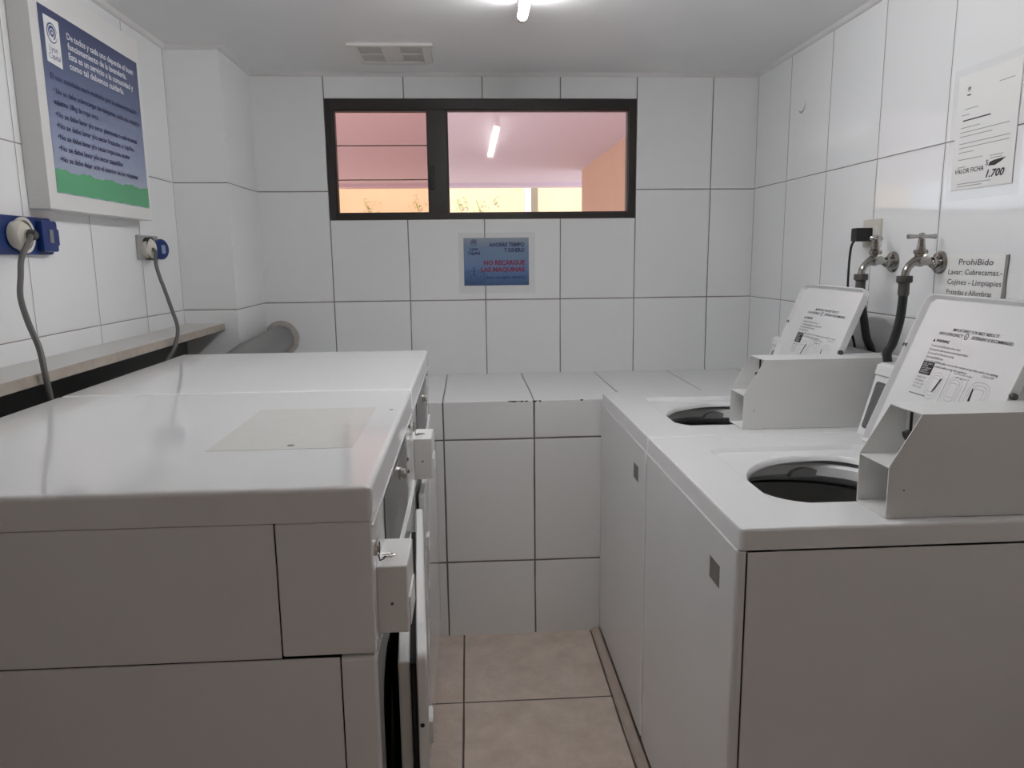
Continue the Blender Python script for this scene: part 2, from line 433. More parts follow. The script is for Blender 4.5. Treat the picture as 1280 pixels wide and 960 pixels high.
# ceiling vent
v = thing('ceiling_vent', 'cream plastic vent cover flush with the ceiling near the back wall', 'vent', (-.33, -.30, CZ))
mb = MB()
mb.box(-.15, .15, -.135, -.115, -.012, 0, .003); mb.box(-.13, .125, .10, .125, -.012, 0, .003)
mb.box(-.13, -.115, -.13, .11, -.010, 0, .003); mb.box(.11, .14, -.13, .11, -.012, 0, .003)
mb.box(-.115, .11, -.012, .0, -.009, 0, .002)
mb.build('frame', M['vent'], v)
mb = MB(); mb.box(-.115, .11, -.115, .10, -.003, 0); mb.build('recessed_panel', M['vent2'], v)
mb = MB(); mb.box(-.035, .035, -.115, .10, -.008, -.002, .002); mb.build('crossbar', M['vent'], v)

# ------------------------------------------------------------------ left wall shelf, pipe
s = thing('wall_shelf', 'narrow worn stone shelf running along the left wall behind the dryers', 'shelf', (XL, -1.9, 1.12))
mb = MB(); mb.box(.0005, .137, -1.6, 1.5165, .003, .024, .002); mb.build('top', M['shelf'], s)
mb = MB(); mb.box(.1375, .141, -1.6, 1.5165, .0, .0235, .001); mb.build('front_edge', M['shelfe'], s)
mb = MB(); rnd = random.Random(8)
path = [(-.868, -.001, 1.045), (-.868, -.15, 1.04), (-.868, -.30, 1.035), (-.872, -.48, 1.03), (-.872, -.60, 1.02), (-.872, -.68, .98), (-.872, -.71, .9), (-.872, -.71, .76), (-.872, -.70, .0)]
path[0] = (-.868, -.001, 1.045)
mb.tube([path[i] for i in (0, 1, 2, 3, 4, 5, 6)] + [(-.872, -.715, .8), (-.872, -.715, .0)], .054, 28)
pp = tag(mb.build('exhaust_pipe', M['pipe']), 'grey plastic exhaust pipe coming out of the back wall beside the column', 'pipe')
mb = MB(); n = 28; lp = []
for r, y in ((.054, -.016), (.060, -.014), (.068, -.006), (.073, -.0005)):
    lp.append([(-.868+(r+rnd.random()*.003)*cos(2*pi*k/n), y, 1.045+(r+rnd.random()*.003)*sin(2*pi*k/n)) for k in range(n)])
lp = [[(min(max(x, XC+.0015), 9), y, z) for x, y, z in l] for l in lp]
mb.loops(lp); mb.build('wall_collar', M['cement'], pp)

# ------------------------------------------------------------------ dryers
def make_dryer():
    F, D, W = .3675, -.3675, .345
    r = thing('clothes_dryer', '', 'dryer', (0, 0, 0), 'coin operated dryers')
    P = lambda mb, n, m, par=r, **k: mb.build(n, m, par, **k)
    # inner dark carcass that shows in the seams
    mb = MB(); mb.box(D+.004, F-.30, -W+.004, W-.004, .03, 1.05); P(mb, 'inner_shell', M['dark'])
    mb = MB(); mb.box(D, F-.0475, -W, W, .02, .8665, .003); 
    # take the front of the cabinet away where the drum sits
    mb.bm.free(); mb = MB()
    X1 = F-.0475
    for y in (-W, W-.003): mb.box(D, X1, y, y+.003, .02, .8665, .001)
    mb.box(D, D+.003, -W+.003, W-.003, .02, .8665); mb.box(D+.003, X1, -W+.003, W-.003, .02, .023)
    P(mb, 'cabinet', M['enamel'])
    # upper side panels and console
    mb = MB()
    for y in (-W, W-.003): mb.box(D, F-.1207, y, y+.003, .8685, 1.049, .001)
    mb.box(D, D+.003, -W+.003, W-.003, .8685, 1.049)
    P(mb, 'upper_side_panel', M['enamel'])
    mb = MB(); mb.box(F-.1195, F, -W, W, .8700, 1.0490, .003, 3); con = P(mb, 'console', M['enamel'])
    for q in ((F-.001, F+.0025, -W+.006, W-.006, 1.0405, 1.0432, .0008), (F-.001, F+.003, -W+.14, W-.006, .8905, .8932, .0008), (F-.001, F+.0025, -W+.14, W-.006, .882, .8845, .0008)):
        mb = MB(); mb.box(*q); P(mb, 'console_rail', M['plastic'], con)
    mb = MB(); mb.prism([(-.2085, .905), (.168, .900), (.168, 1.035), (-.2085, 1.035)], lambda u, v, a: (a, u, v), F-.001, F+.0022, .0006)
    cp = P(mb, 'control_panel', M['panelgrey'])
    mb = MB(); mb.lathe([(0.0, .012), (.007, .012), (.009, .010), (.009, .005), (.012, .004), (.012, 0)][::-1], (F+.002, .006, 1.008), (1, 0, 0), 24)
    mb.box(F+.0135, F+.0148, .0045, .0075, 1.001, 1.015); P(mb, 'knob', M['chrome'], cp)
    mb = MB(); rnd = random.Random(2)   # faint grey squiggles beside the label
    for k in range(5):
        y = -.17+.028*k; z = .92
        for j in range(4):
            z2 = z+.012+.012*rnd.random(); mb.quad((F+.0026, y, z), (F+.0026, y+.003, z), (F+.0026, y+.003+rnd.uniform(-.005, .005), z2), (F+.0026, y+rnd.uniform(-.004, .004), z2)); z = z2+.004
    P(mb, 'squiggle_marks', M['greymark'], cp)
    mb = MB(); mb.lathe([(.011, 0), (.011, .004), (.008, .006), (.008, .002), (.0, .002)], (F, -.318, 1.004), (1, 0, 0), 20)
    lk = P(mb, 'key_lock', M['chrome']); mb = MB(); mb.lathe([(.0065, 0), (.0065, .0035), (0, .0036)], (F, -.318, 1.004), (1, 0, 0), 16); P(mb, 'keyhole', M['black'], lk)
    # screw holes in the console
    for y, z in ((.205, .978), (.215, .950), (.27, 1.03)):
        mb = MB(); mb.lathe([(.0035, 0), (.0035, .002), (0, .0022)], (F, y, z), (1, 0, 0), 10); P(mb, 'screw', M['black'])
    # top
    mb = MB(); Zl = lambda i, z, r_: [(u, v, z) for u, v in rrect(D-.001+i, F+.002-i, -W-.0005+i, W+.0005-i, r_, 6)]
    mb.loops([Zl(.001, 1.0497, .006), Zl(0, 1.0508, .007), Zl(0, 1.087, .007), Zl(.0012, 1.0915, .006), Zl(.0040, 1.0941, .005), Zl(.008, 1.095, .004)], cap0=True, cap1=True); tp = P(mb, 'top', M['enamel'])
    # front panel with the loading opening
    mb = MB(); y0, y1, z0, z1 = -.300, .245, .26, .822
    outer = rrect(-W, W, .02, .8665, .006, 7); hole = rrect(y0, y1, z0, z1, .07, 7)
    inner = rrect(y0+.006, y1-.006, z0+.006, z1-.006, .066, 7)
    deep = rrect(y0+.03, y1-.03, z0+.03, z1-.03, .05, 7)
    L3 = lambda lp, x: [(x, u, v) for u, v in lp]
    mb.loops([L3(outer, F-.0455), L3(outer, F-.004), L3(rrect(-W+.004, W-.004, .024, .8625, .006, 7), F), L3(hole, F), L3(inner, F-.006), L3(inner, F-.044)])
    P(mb, 'front_panel', M['enamel'])
    mb = MB(); mb.loops([L3(inner, F-.030), L3(deep, F-.034), L3(deep, F-.05)])
    mb.lathe([(.235, 0), (.262, -.01), (.262, -.28), (0.2, -.285), (.0, -.285)], (F-.05, (y0+y1)/2, (z0+z1)/2), (1, 0, 0), 40, cap=False)
    P(mb, 'drum', M['dark'])
    mb = MB(); mb.prism([(-.005, 0), (-.005, 0)][:0] or [(F-.02, .0), (F-.02, .02), (D+.03, .02), (D+.03, 0)], lambda u, v, a: (u, a, v), -W+.02, W-.02)
    P(mb, 'base', M['dark'])
    # coin box bolted to the front
    cb0, cb1 = -.3165, -.2165; c0, c1 = .8825, .9765
    mb = MB(); mb.box(F-.001, F+.040, cb0, cb1, c0, c1, .0025, 3)
    mb.box(F+.036, F+.0425, cb0+.012, cb1-.012, c0+.004, c0+.045, .002); cb = P(mb, 'coin_box', M['sheet'])
    mb = MB(); mb.box(F-.006+.0045, F+.0, cb0-.012, cb0+.001, c0-.02, c1+.01, .0008); P(mb, 'backplate', M['plastic'], cb)
    mb = MB(); mb.tube([(F+.004, cb0+.022, c1+.004), (F+.018, cb0+.022, c1+.005), (F+.023, cb0+.027, c1+.005), (F+.018, cb0+.032, c1+.005), (F+.004, cb0+.032, c1+.004)], .0014, 8)
    P(mb, 'hasp', M['chrome'], cb)
    mb = MB(); mb.tube([(F+.004, -.318, .996), (F+.0055, -.316, .985), (F+.009, cb0+.012, c1+.006), (F+.010, cb0+.02, c1+.0065)], .0009, 6); P(mb, 'dangling_wire', M['dark'], cb)
    mb = MB(); mb.lathe([(.0022, 0), (.0022, .0008), (0, .0009)], (F+.019, cb0, c0+.042), (0, -1, 0), 10); P(mb, 'rivet', M['panelgrey'], cb)
    # door, hinged on the far side
    hy = .2935; dl = .605; dz0, dz1 = .235, .846
    L4 = lambda lp, x: [(x, u, v) for u, v in lp]
    mb = MB(); a = rrect(-dl, 0, dz0, dz1, .012, 5); b = rrect(-dl+.003, -.003, dz0+.003, dz1-.003, .010, 5)
    mb.loops([L4(b, .006), L4(a, .008), L4(a, .018), L4(b, .0205)], cap0=True, cap1=True)
    dr = P(mb, 'door', M['enamel']); dr.location = (F, hy, 0)
    mb = MB(); mb.box(-.004, .0062, -dl+.035, -.055, dz0+.055, dz1-.032, .004); P(mb, 'gasket', M['black'], dr)
    mb = MB(); mb.box(-.020, -.0035, -dl+.030, -.06, dz0+.045, dz1-.026, .004, 3); P(mb, 'liner', M['plastic'], dr)
    mb = MB(); mb.prism([(-dl+.006, .708), (-dl+.003, .724), (-dl+.006, .741), (-dl+.012, .744), (-dl+.045, .741), (-dl+.045, .708), (-dl+.012, .705)], lambda u, v, x: (x, u, v), .020, .0265, .002)
    P(mb, 'handle', M['plastic'], dr)
    for z in (.741, .42):
        mb = MB(); mb.lathe([(.0032, 0), (.0032, .0006), (0, .0008)], (.0115, -dl, z), (0, -1, 0), 12); P(mb, 'catch_hole', M['black'], dr)
    return r, dr
near, door = make_dryer()
far = copy_tree(near)
near.location = (-.5725, -1.9475, 0); far.location = (-.5725, -1.2525, 0)
near['label'] = 'white coin dryer nearest the camera with its door ajar'
far['label'] = 'white coin dryer behind the nearest one with its door shut'
door.rotation_euler = (0, 0, math.radians(3.9))
# worn rectangular label and speck on the near dryer's top
mb = MB(); mb.prism([(.1025, .155), (.3175, .155), (.3175, -.15), (.1025, -.15)], lambda u, v, a: (u, v, a), 1.0951, 1.0955)
mb.build('faded_sticker', M['oldlabel'], near)['label'] = 'faded beige sticker on the dryer top'
mb = MB()
mb.lathe([(.006, 0), (.005, .0006), (0, .0008)], (.222, -.148+.02, 1.0954), (0, 0, 1), 10); mb.build('dirt_speck', M['sticker'], near)
mb = MB(); mb.lathe([(.004, 0), (.003, .0006), (0, .0008)], (.358-.01, .13, 1.095), (0, 0, 1), 8); mb.build('dirt_speck', M['sticker'], near)

# ------------------------------------------------------------------ washers
def make_washer():
    X0, X1, W = -.3575, .359, .3355        # body front, back, half width (root x = .741)
    r = thing('washing_machine', '', 'washing machine', (0, 0, 0), 'coin operated washers')
    P = lambda mb, n, m, par=r, **k: mb.build(n, m, par, **k)
    mb = MB(); lo = rrect(X0+.0185, X1, -W, W, .004, 5)
    mb.box(X0+.0195, X1, -W, W, .03, .8585, .002)
    # shell instead of block: drop the top so that the tub stays open
    top = [f for f in mb.bm.faces if f.normal.z > .9]; bmesh.ops.delete(mb.bm, geom=top, context='FACES_ONLY')
    P(mb, 'cabinet', M['enamelw'], recalc=True)
    mb = MB(); poly = [(X0, W-.012)] + [(X0+.012-.012*cos(a), W-.012+.012*sin(a)) for a in (.3, .6, .9, 1.2)] + [(X0+.012, W), (X0+.0175, W), (X0+.0175, -W), (X0+.012, -W)] + [(X0+.012-.012*cos(a), -W+.012-.012*sin(a)) for a in (1.2, .9, .6, .3)] + [(X0, -W+.012)]
    mb.prism(poly, lambda u, v, a: (u, v, a), .03, .8600, .0035); fp = P(mb, 'front_panel', M['enamelw'])
    mb = MB(); mb.box(X0+.012, X1-.01, -W+.01, W-.01, 0, .031); mb.box(X0+.0172, X0+.0197, -W+.0015, W-.0015, .03, .855)
    P(mb, 'base', M['dark'])
    mb = MB(); mb.box(X0-.0006, X0+.001, -.252, -.196, .7535, .797, .0003); P(mb, 'sticker', M['sticker'], fp)
    # top deck with sunken lid bay and loading hole
    n = 9
    xf, xb = -.359, .359
    Z = lambda lp, z: [(u, v, z) for u, v in lp]
    out0 = rrect(xf+.0055, xb, -W+.003, W-.003, .008, n); out1 = rrect(xf+.0045, xb, -W, W, .010, n); out1b = rrect(xf+.0065, xb, -W+.001, W-.001, .010, n)
    out2 = rrect(xf+.0085, xb-.002, -W+.003, W-.003, .010, n); out3 = rrect(xf+.0125, xb-.006, -W+.006, W-.006, .010, n)
    bay0 = rrect(-.236, .165, -.21, .215, .03, n); bay0b = rrect(-.234, .163, -.208, .213, .03, n); bay1 = rrect(-.226, .157, -.202, .205, .028, n)
    bay2 = rrect(-.224, .150, -.195, .185, .05, n)
    h0 = rrect(-.224, .118, -.178, .172, (.10, .235, .105, .12), n); h1 = rrect(-.220, .114, -.174, .166, (.095, .23, .10, .115), n)
    h2 = rrect(-.218, .112, -.172, .162, (.09, .225, .10, .11), n)
    mb = MB(); mb.loops([Z(out0, .8608), Z(out1, .862), Z(out1b, .8945), Z(out2, .8995), Z(out3, .9015), Z(bay0, .9015), Z(bay0b, .9005), Z(bay1, .8905), Z(h0, .8885), Z(h1, .884), Z(h2, .876)])
    P(mb, 'top', M['enamelw'])
    # tub ring, basket, agitator
    cx, cy = -.055, .0
    mb = MB(); mb.lathe([(.262, .80), (.262, .860), (.252, .866), (.196, .866), (.188, .860), (.186, .838), (.193, .830), (.24, .81)], (cx, cy, 0), n=48, cap=False)
    P(mb, 'tub_ring', M['tub'])
    mb = MB(); mb.lathe([(.243, .80), (.240, .55), (.232, .40), (.21, .36), (.0, .35)], (cx, cy, 0), n=48, cap=False)
    P(mb, 'basket', M['steel'])
    mb = MB(); mb.lathe([(.20, .352), (.12, .39), (.07, .42), (.045, .50), (.04, .62), (.045, .66), (.03, .68), (0, .682)], (cx, cy, 0), n=32, cap=False)
    P(mb, 'agitator', M['tub'])
    mb = MB(); ln = []
    for k in range(13):   # filling spout hanging on the far rim of the ring
        a = pi*k/12; ln.append(a)
    mb.loops([[(cx+.055+.040*cos(a), cy+.168+dy, .834+.022*sin(a)) for a in ln] for dy in (0, .028)], close=False, cap0=True, cap1=True)
    mb.build('filling_cup', simple('grey_cup_plastic', (.30, .30, .30), .25), r)
    # tilted console
    prof = [(.206, .9022), (.250, 1.058), (.243, 1.062), (.249, 1.086), (.262, 1.091), (.352, 1.091), (.356, 1.086), (.356, .9022)]
    mb = MB(); mb.prism(prof, lambda u, v, a: (u, a, v), -.19, .325, .002); con = P(mb, 'console', M['enamelw'])
    d = Vector((.044, 0, .156)).normalized(); nn = Vector((-d.z, 0, d.x)); o0 = Vector((.206, 0, .9022))
    def cq(y, v, k): return tuple(o0 + d*v + nn*k + Vector((0, y, 0)))
    mb = MB(); mb.prism(rrect(-.17, .312, .020, .146, .008, 4), lambda u, v, a: cq(u, v, a), -.001, .002); fp2 = P(mb, 'control_panel', M['panelgrey'], con)
    mb = MB()
    for q in ((.155, .305), (-.165, .150)):
        a = rrect(q[0], q[1], .028, .138, .01, 4); b = rrect(q[0]+.0018, q[1]-.0018, .0298, .1362, .009, 4)
        mb.loops([[cq(u, v, .0024) for u, v in a], [cq(u, v, .0024) for u, v in b]])
    P(mb, 'panel_outline', M['grey_ink'], fp2, recalc=False)
    # coin box: open-ended sheet metal channel
    t = .002; yN, yF = -.3095, -.2075; x0 = -.078; L = .44
    z0, zs, z1 = .9025, .998, 1.0925
    prof = [(0, 0), (L, 0), (L, z1-z0), (.054, z1-z0), (0, zs-z0)]
    mb = MB(); fn = lambda u, v, a: (x0+u, a, z0+v)
    mb.prism(prof, fn, yN, yN+t); mb.prism(prof, fn, yF-t, yF)
    mb.box(x0+.054, x0+L, yN+t, yF-t, z1-t, z1); mb.box(x0, x0+L, yN+t, yF-t, z0, z0+t)
    mb.box(x0+.001, x0+.10, yN+t, yF-t, zs-t-.001, zs-.001)
    mb.box(x0+.086, x0+.088, yN+t, yF-t, zs, z1-t); mb.box(x0+.10, x0+.102, yN+t, yF-t, z0+t, zs-t-.001)
    cb = P(mb, 'coin_box', M['sheet'])
    mb = MB(); yr = yN+.036; mb.tube([(x0+.052, yr, zs+.002), (x0+.052, yr, zs+.045), (x0+.056, yr, zs+.050), (x0+.056, yr, z1-t)], .0026, 10)
    mb.lathe([(.011, -.004), (.011, .004)], (x0+.052, yr, zs+.047), (1, 0, .4), 20)
    mb.lathe([(.010, 0), (.010, .003)], (x0+.046, yr, zs), (0, 0, 1), 16); P(mb, 'lock_rod', M['black'], cb)
    mb = MB(); mb.tube([(x0+.075, yN+.012, zs+.06), (x0+.075, yN+.012, z1-t)], .0025, 8); P(mb, 'lock_rod', M['black'], cb)
    mb = MB(); mb.lathe([(.012, 0), (.014, -.002), (.014, -.016), (0, -.016)][::-1], (x0+.09, yN+.03, z0+.042), (-1, 0, 0), 20); P(mb, 'cam_lock', M['chrome'], cb); mb = MB(); mb.lathe([(.010, 0), (.008, .006), (.003, .010), (.003, .02)], (x0+.05, yN+.028, z0+t), (0, 0, 1), 16)
    P(mb, 'bolt', M['chrome'], cb)
    mb = MB(); mb.lathe([(.0016, 0), (.0016, .0007)], (x0+.03, yN, z0+.052), (0, -1, 0), 10); P(mb, 'rivet', M['panelgrey'], cb)
    mb = MB(); mb.lathe([(.007, 0), (.0065, .002), (.003, .0035)], (x0+L-.03, yN+.05, z1), (0, 0, 1), 14); P(mb, 'screw', M['chrome'], cb)
    # lid, standing open
    lid_d = Vector((.104, 0, .264)).normalized(); lid_n = Vector((-lid_d.z, 0, lid_d.x)); lo_ = Vector((.905-.741, 0, .907))
    def lp(u, v, k): return tuple(lo_ + Vector((0, -u, 0)) + lid_d*v + lid_n*k)     # u to the right as seen from the front
    U0, U1, V0, V1 = -.197, .197, .002, .390
    rr = (.028, .028, .012, .012); q = lambda i: rrect(U0+i, U1-i, V0+i, V1-i, tuple(max(x-i, .004) for x in rr), 7)
    mb = MB(); mb.loops([[lp(u, v, 0) for u, v in q(.004)], [lp(u, v, .003) for u, v in q(0)], [lp(u, v, .018) for u, v in q(0)], [lp(u, v, .0205) for u, v in q(.0015)],
                         [lp(u, v, .0205) for u, v in q(.0035)], [lp(u, v, .019) for u, v in q(.005)], [lp(u, v, .008) for u, v in q(.009)], [lp(u, v, .006) for u, v in q(.012)]], cap0=True, cap1=True)
    lid = P(mb, 'lid', M['enamelw'])
    for u, v in ((U0-.001, .258), (U1+.001, .20)):
        mb = MB(); mb.lathe([(.006, -.007), (.007, -.003), (.007, .003), (.005, .007)], lp(u, v, .014), (0, 1, 0), 12)
        P(mb, 'bumper', M['nut'], lid)
    # printed instructions
    K = .0066
    X, Y = (0, -1, 0), tuple(lid_d)
    T = lambda mb, s_, u, v, h, w_=None, sh=.25, al='LEFT', bold=0: mb.text(s_, lp(u, v, K), X, Y, h, w_, al, sh, bold)
    mb = MB(); cu = 0.0
    T(mb, 'IMPORTANT: FOR BEST RESULTS', -.067, .310  , .0095, .148, bold=.0001)
    T(mb, 'HIGH EFFICIENCY', -.108, .298, .0100, .082, bold=.0001)
    T(mb, 'DETERGENT IS RECOMMENDED.', .003, .298, .0100, .125, bold=.0001)
    mb.loops([[lp(-.014+r_*cos(a*pi/8), .3015+r_*1.1*sin(a*pi/8), K) for a in range(16)] for r_ in (.0052, .0066)]); T(mb, 'h', -.0165, .2985, .008, sh=.1, bold=.0001)
    T(mb, 'WARNING', -.106, .280, .0095, .046, bold=.0002)
    mb.prism([(-.118, .2795), (-.110, .2795), (-.114, .2865)], lambda u, v, a: lp(u, v, a), K-.0002, K)
    P(mb, 'heading_print', M['ink'], lid, recalc=False)
    mb = MB(); rows = ['To reduce the risk of fire, electric shock or injury:', 'Do not wash items soaked in gasoline or solvents that give off vapors', 'Do not reach in if the tub is moving', 'Close the lid before use', 'Do not let children play on or in the washer at any time while it is running',
            'Read all instructions before using this appliance']
    for i, (s_, w_) in enumerate(zip(rows, (.105, .135, .095, .062, .245, .155))):
        T(mb, s_, -.117, .268-.0093*i, .0070, w_, bold=.0001)
    for i, w_ in enumerate((.036, .034, .036, .034)): T(mb, ('Add the', 'detergent', 'to the tub', 'first')[i], -.118, .191-.008*i, .0062, w_)
    T(mb, 'Load loosely around', .0, .2165, .0065, .06); T(mb, 'the agitator', .01, .2085, .0065, .04); T(mb, 'Close lid', .085, .2235, .0065, .035)
    for c, ww in ((-.047, .031), (.016, .033), (.095, .04)):
        for f1 in (1, .78, .5):
            a = rrect(c-ww*f1*.8, c+ww*f1*.8, .182-.034*f1, .182+.030*f1, (.024 if f1 != .5 else .008)*f1, 5); b = rrect(c-ww*f1*.8+.0005, c+ww*f1*.8-.0005, .1825-.034*f1, .1815+.030*f1, (.0235 if f1 != .5 else .0075)*f1, 5)
            mb.loops([[lp(u, v, K) for u, v in a], [lp(u, v, K) for u, v in b]])
    for c in (-.012, .052): mb.quad(lp(c, .145, K), lp(c+.0008, .145, K), lp(c+.0008, .222, K), lp(c, .222, K))
    mb.quad(lp(-.12, .151, K), lp(-.06, .151, K), lp(-.06, .1535, K), lp(-.12, .1535, K))
    P(mb, 'instruction_print', M['grey_ink'], lid, recalc=False)
    mb = MB(); mb.quad(lp(-.117, .200, K), lp(-.075, .200, K), lp(-.075, .231, K), lp(-.117, .231, K))
    mb.quad(lp(-.046, .165, K+.0001), lp(-.040, .167, K+.0001), lp(-.028, .200, K+.0001), lp(-.034, .199, K+.0001))
    mb.quad(lp(.076, .168, K+.0001), lp(.083, .166, K+.0001), lp(.078, .196, K+.0001), lp(.075, .195, K+.0001))
    blk = P(mb, 'black_print', M['ink'], lid, recalc=False)
    mb = MB()
    for i in range(5): mb.text(('USE ONLY', 'HIGH', 'EFFICIENCY', 'LAUNDRY', 'DETERGENT')[i], lp(-.113, .2245-.0054*i, K+.0003), X, Y, .0052, (.034, .018, .033, .027, .031)[i])
    P(mb, 'white_lettering', M['paper'], blk, recalc=False)
    return r, cb
nearw, cb = make_washer()
farw = copy_tree(nearw)
nearw.location = (.741, -1.6475, 0); farw.location = (.741, -.9765, 0)
for c in farw.children:
    if c.name.startswith('coin_box'): c.location.y += .032
nearw['label'] = 'white coin top loader nearest the camera with its lid raised'
farw['label'] = 'white coin top loader against the tiled ledge with its lid raised'

# ------------------------------------------------------------------ taps, hoses, outlet on the right wall
def tap(name, y, z, label, rot):
    r = thing(name, label, 'tap', (XR, y, z), 'taps on the right wall')
    mb = MB(); mb.lathe([(.030, 0), (.030, .004), (.026, .010), (.014, .014), (.012, .02)], (0, 0, 0), (-1, 0, 0), 28)
    mb.build('wall_flange', M['brass'], r)
    mb = MB()
    mb.tube([(-.012, 0, 0), (-.024, 0, 0), (-.026, 0, 0), (-.034, 0, .004), (-.045, 0, .006), (-.056, 0, .006), (-.066, 0, .004), (-.076, 0, 0), (-.086, 0, -.010), (-.092, 0, -.022), (-.094, 0, -.034)],
            [.015, .015, .011, .011, .014, .017, .014, .0105, .010, .010, .010], 16)
    mb.lathe([(.014, 0), (.014, .012), (.017, .014), (.017, .022), (.011, .026), (.009, .038), (.0085, .050)], (-.056, 0, .010), (0, 0, 1), 6)
    mb.build('body', M['brass'], r)
    mb = MB(); c, s_ = cos(rot), sin(rot)
    o = Vector((-.056, 0, .067)); d = Vector((c, s_, 0))
    mb.tube([o-d*.040, o-d*.038, o-d*.028, o-d*.010, o, o+d*.010, o+d*.028, o+d*.038, o+d*.040], [.003, .0065, .0052, .0045, .007, .0045, .0052, .0065, .003], 12)
    mb.lathe([(.007, -.012), (.006, 0), (.008, .004), (.006, .009), (0, .010)], o, (0, 0, 1), 14)
    mb.build('handle', M['brass'], r)
    return r
tap('tap', -1.308, 1.347, 'worn metal tap beside the handwritten note, its handle parallel to the spout', 0.05)
tap('tap', -1.092, 1.347, 'worn metal tap next to the wall socket, its handle turned sideways', .75)
def catmull(P, n=8):
    P = [Vector(p) for p in P]; Q = [P[0]*2-P[1]] + P + [P[-1]*2-P[-2]]; out = []
    for i in range(1, len(Q)-2):
        for k in range(n):
            t = k/n; a, b, c, d = Q[i-1:i+3]
            out.append(.5*((2*b)+(c-a)*t+(2*a-5*b+4*c-d)*t*t+(3*b-a-3*c+d)*t**3))
    out.append(P[-1]); return out
def hose(y, pts, label):
    mb = MB(); mb.tube(catmull(pts), .0115, 14); h = tag(mb.build('water_hose', M['hose']), label, 'hose', 'black washer hoses')
    x, z = pts[0][0], pts[0][2]
    mb = MB(); mb.lathe([(.019, .002), (.0195, -.004), (.0195, -.014), (.0135, -.018), (.014, -.045), (.012, -.05)], (x, y, z), (0, 0, 1), 18); mb.build('coupling', M['nut'], h)
hose(-1.308, [(1.055, -1.308, 1.312), (1.055, -1.308, 1.26), (1.052, -1.306, 1.20), (1.040, -1.303, 1.14), (1.028, -1.300, 1.105), (1.050, -1.304, 1.05), (1.118, -1.31, .98), (1.127, -1.31, .85), (1.127, -1.31, .7)],
     'black hose curving down from the tap beside the handwritten note')
hose(-1.092, [(1.055, -1.092, 1.312), (1.056, -1.092, 1.26), (1.07, -1.09, 1.20), (1.09, -1.08, 1.13), (1.118, -1.07, 1.07), (1.126, -1.06, .95), (1.126, -1.06, .7)],
     'black hose hanging from the tap next to the wall socket')
ot = thing('wall_outlet', 'cream wall socket plate above the far tap', 'wall socket', (XR, -.972, 1.432))
mb = MB(); mb.box(-.007, 0, -.05, .05, -.040, .042, .003); mb.build('cover_plate', M['cream'], ot)
mb = MB(); mb.box(-.0085, -.006, -.035, -.012, -.02, .02, .001); mb.build('socket_module', M['plastic'], ot)
mb = MB(); mb.box(-.052, -.008, -.014, .030, -.022, .022, .004); 
pc = MB(); pc.box(1.092, 1.1415, -.984, -.946, 1.408, 1.448, .004)
mb.bm.free()
plug = tag(pc.build('power_plug', M['black']), 'black plug with a thin cord pushed into the cream wall socket', 'plug')
mb = MB(); mb.tube(catmull([(1.096, -.965, 1.412), (1.088, -.962, 1.39), (1.086, -.960, 1.33), (1.088, -.96, 1.25), (1.10, -.96, 1.15), (1.125, -.96, 1.05), (1.13, -.96, .7)]), .0036, 8); mb.build('cord', M['hose'], plug)

# ------------------------------------------------------------------ sockets and plugs on the left wall
sk = thing('socket_box', 'blue industrial socket box with flap open near the photo edge', 'wall socket', (XL, -1.36, 1.436), 'blue sockets on the left wall')
mb = MB(); mb.prism(rrect(-.135, .118, -.044, .044, .010, 5), lambda u, v, a: (a, u, v), 0, .014, .002); mb.build('base_plate', M['blue'], sk)
mb = MB(); mb.prism(rrect(.045, .112, -.037, .037, .006, 5), lambda u, v, a: (a, u, v), .014, .030, .003)
mb.prism(rrect(.108, .126, -.022, .018, .003, 4), lambda u, v, a: (a, u, v), .012, .026, .002); fl = mb.build('flap', M['blue'], sk)
mb = MB(); mb.box(.030, .0315, .074, .090, -.016, .016, .0005); mb.build('flap_window', M['pipe'], fl)
mb = MB(); mb.lathe([(.036, .012), (.041, .020), (.041, .026), (.034, .026), (.034, .013)], (0, -.02, 0), (1, 0, 0), 32); mb.build('socket_ring', M['cream'], sk)
pg = tag(MB().lathe([(.031, 0), (.031, .014), (.026, .022), (.012, .026), (.010, .040), (0, .042)], (XL+.018, -1.405, 1.436), (1, -.05, 0), 28).build('appliance_plug', M['cream']),
         'cream round plug with grey cable in the blue socket box', 'plug', 'appliance plugs on the left wall')
mb = MB(); mb.tube(catmull([(-1.064, -1.41, 1.436), (-1.058, -1.425, 1.425), (-1.055, -1.47, 1.385), (-1.045, -1.50, 1.345), (-1.030, -1.536, 1.300), (-1.0, -1.572, 1.250), (-.974, -1.590, 1.198), (-.963, -1.600, 1.149), (-.960, -1.596, 1.093), (-.960, -1.59, 1.03), (-1.0, -1.56, .93), (-1.03, -1.5, .8)]), .0062, 12)
cb_ = mb.build('cable', M['cable'], pg)
mb = MB(); mb.lathe([(.013, 0), (.012, .010), (.008, .016)], (XL+.050, -1.406, 1.436), (1, -.1, -.1), 18); mb.build('cable_gland', M['nut'], pg)

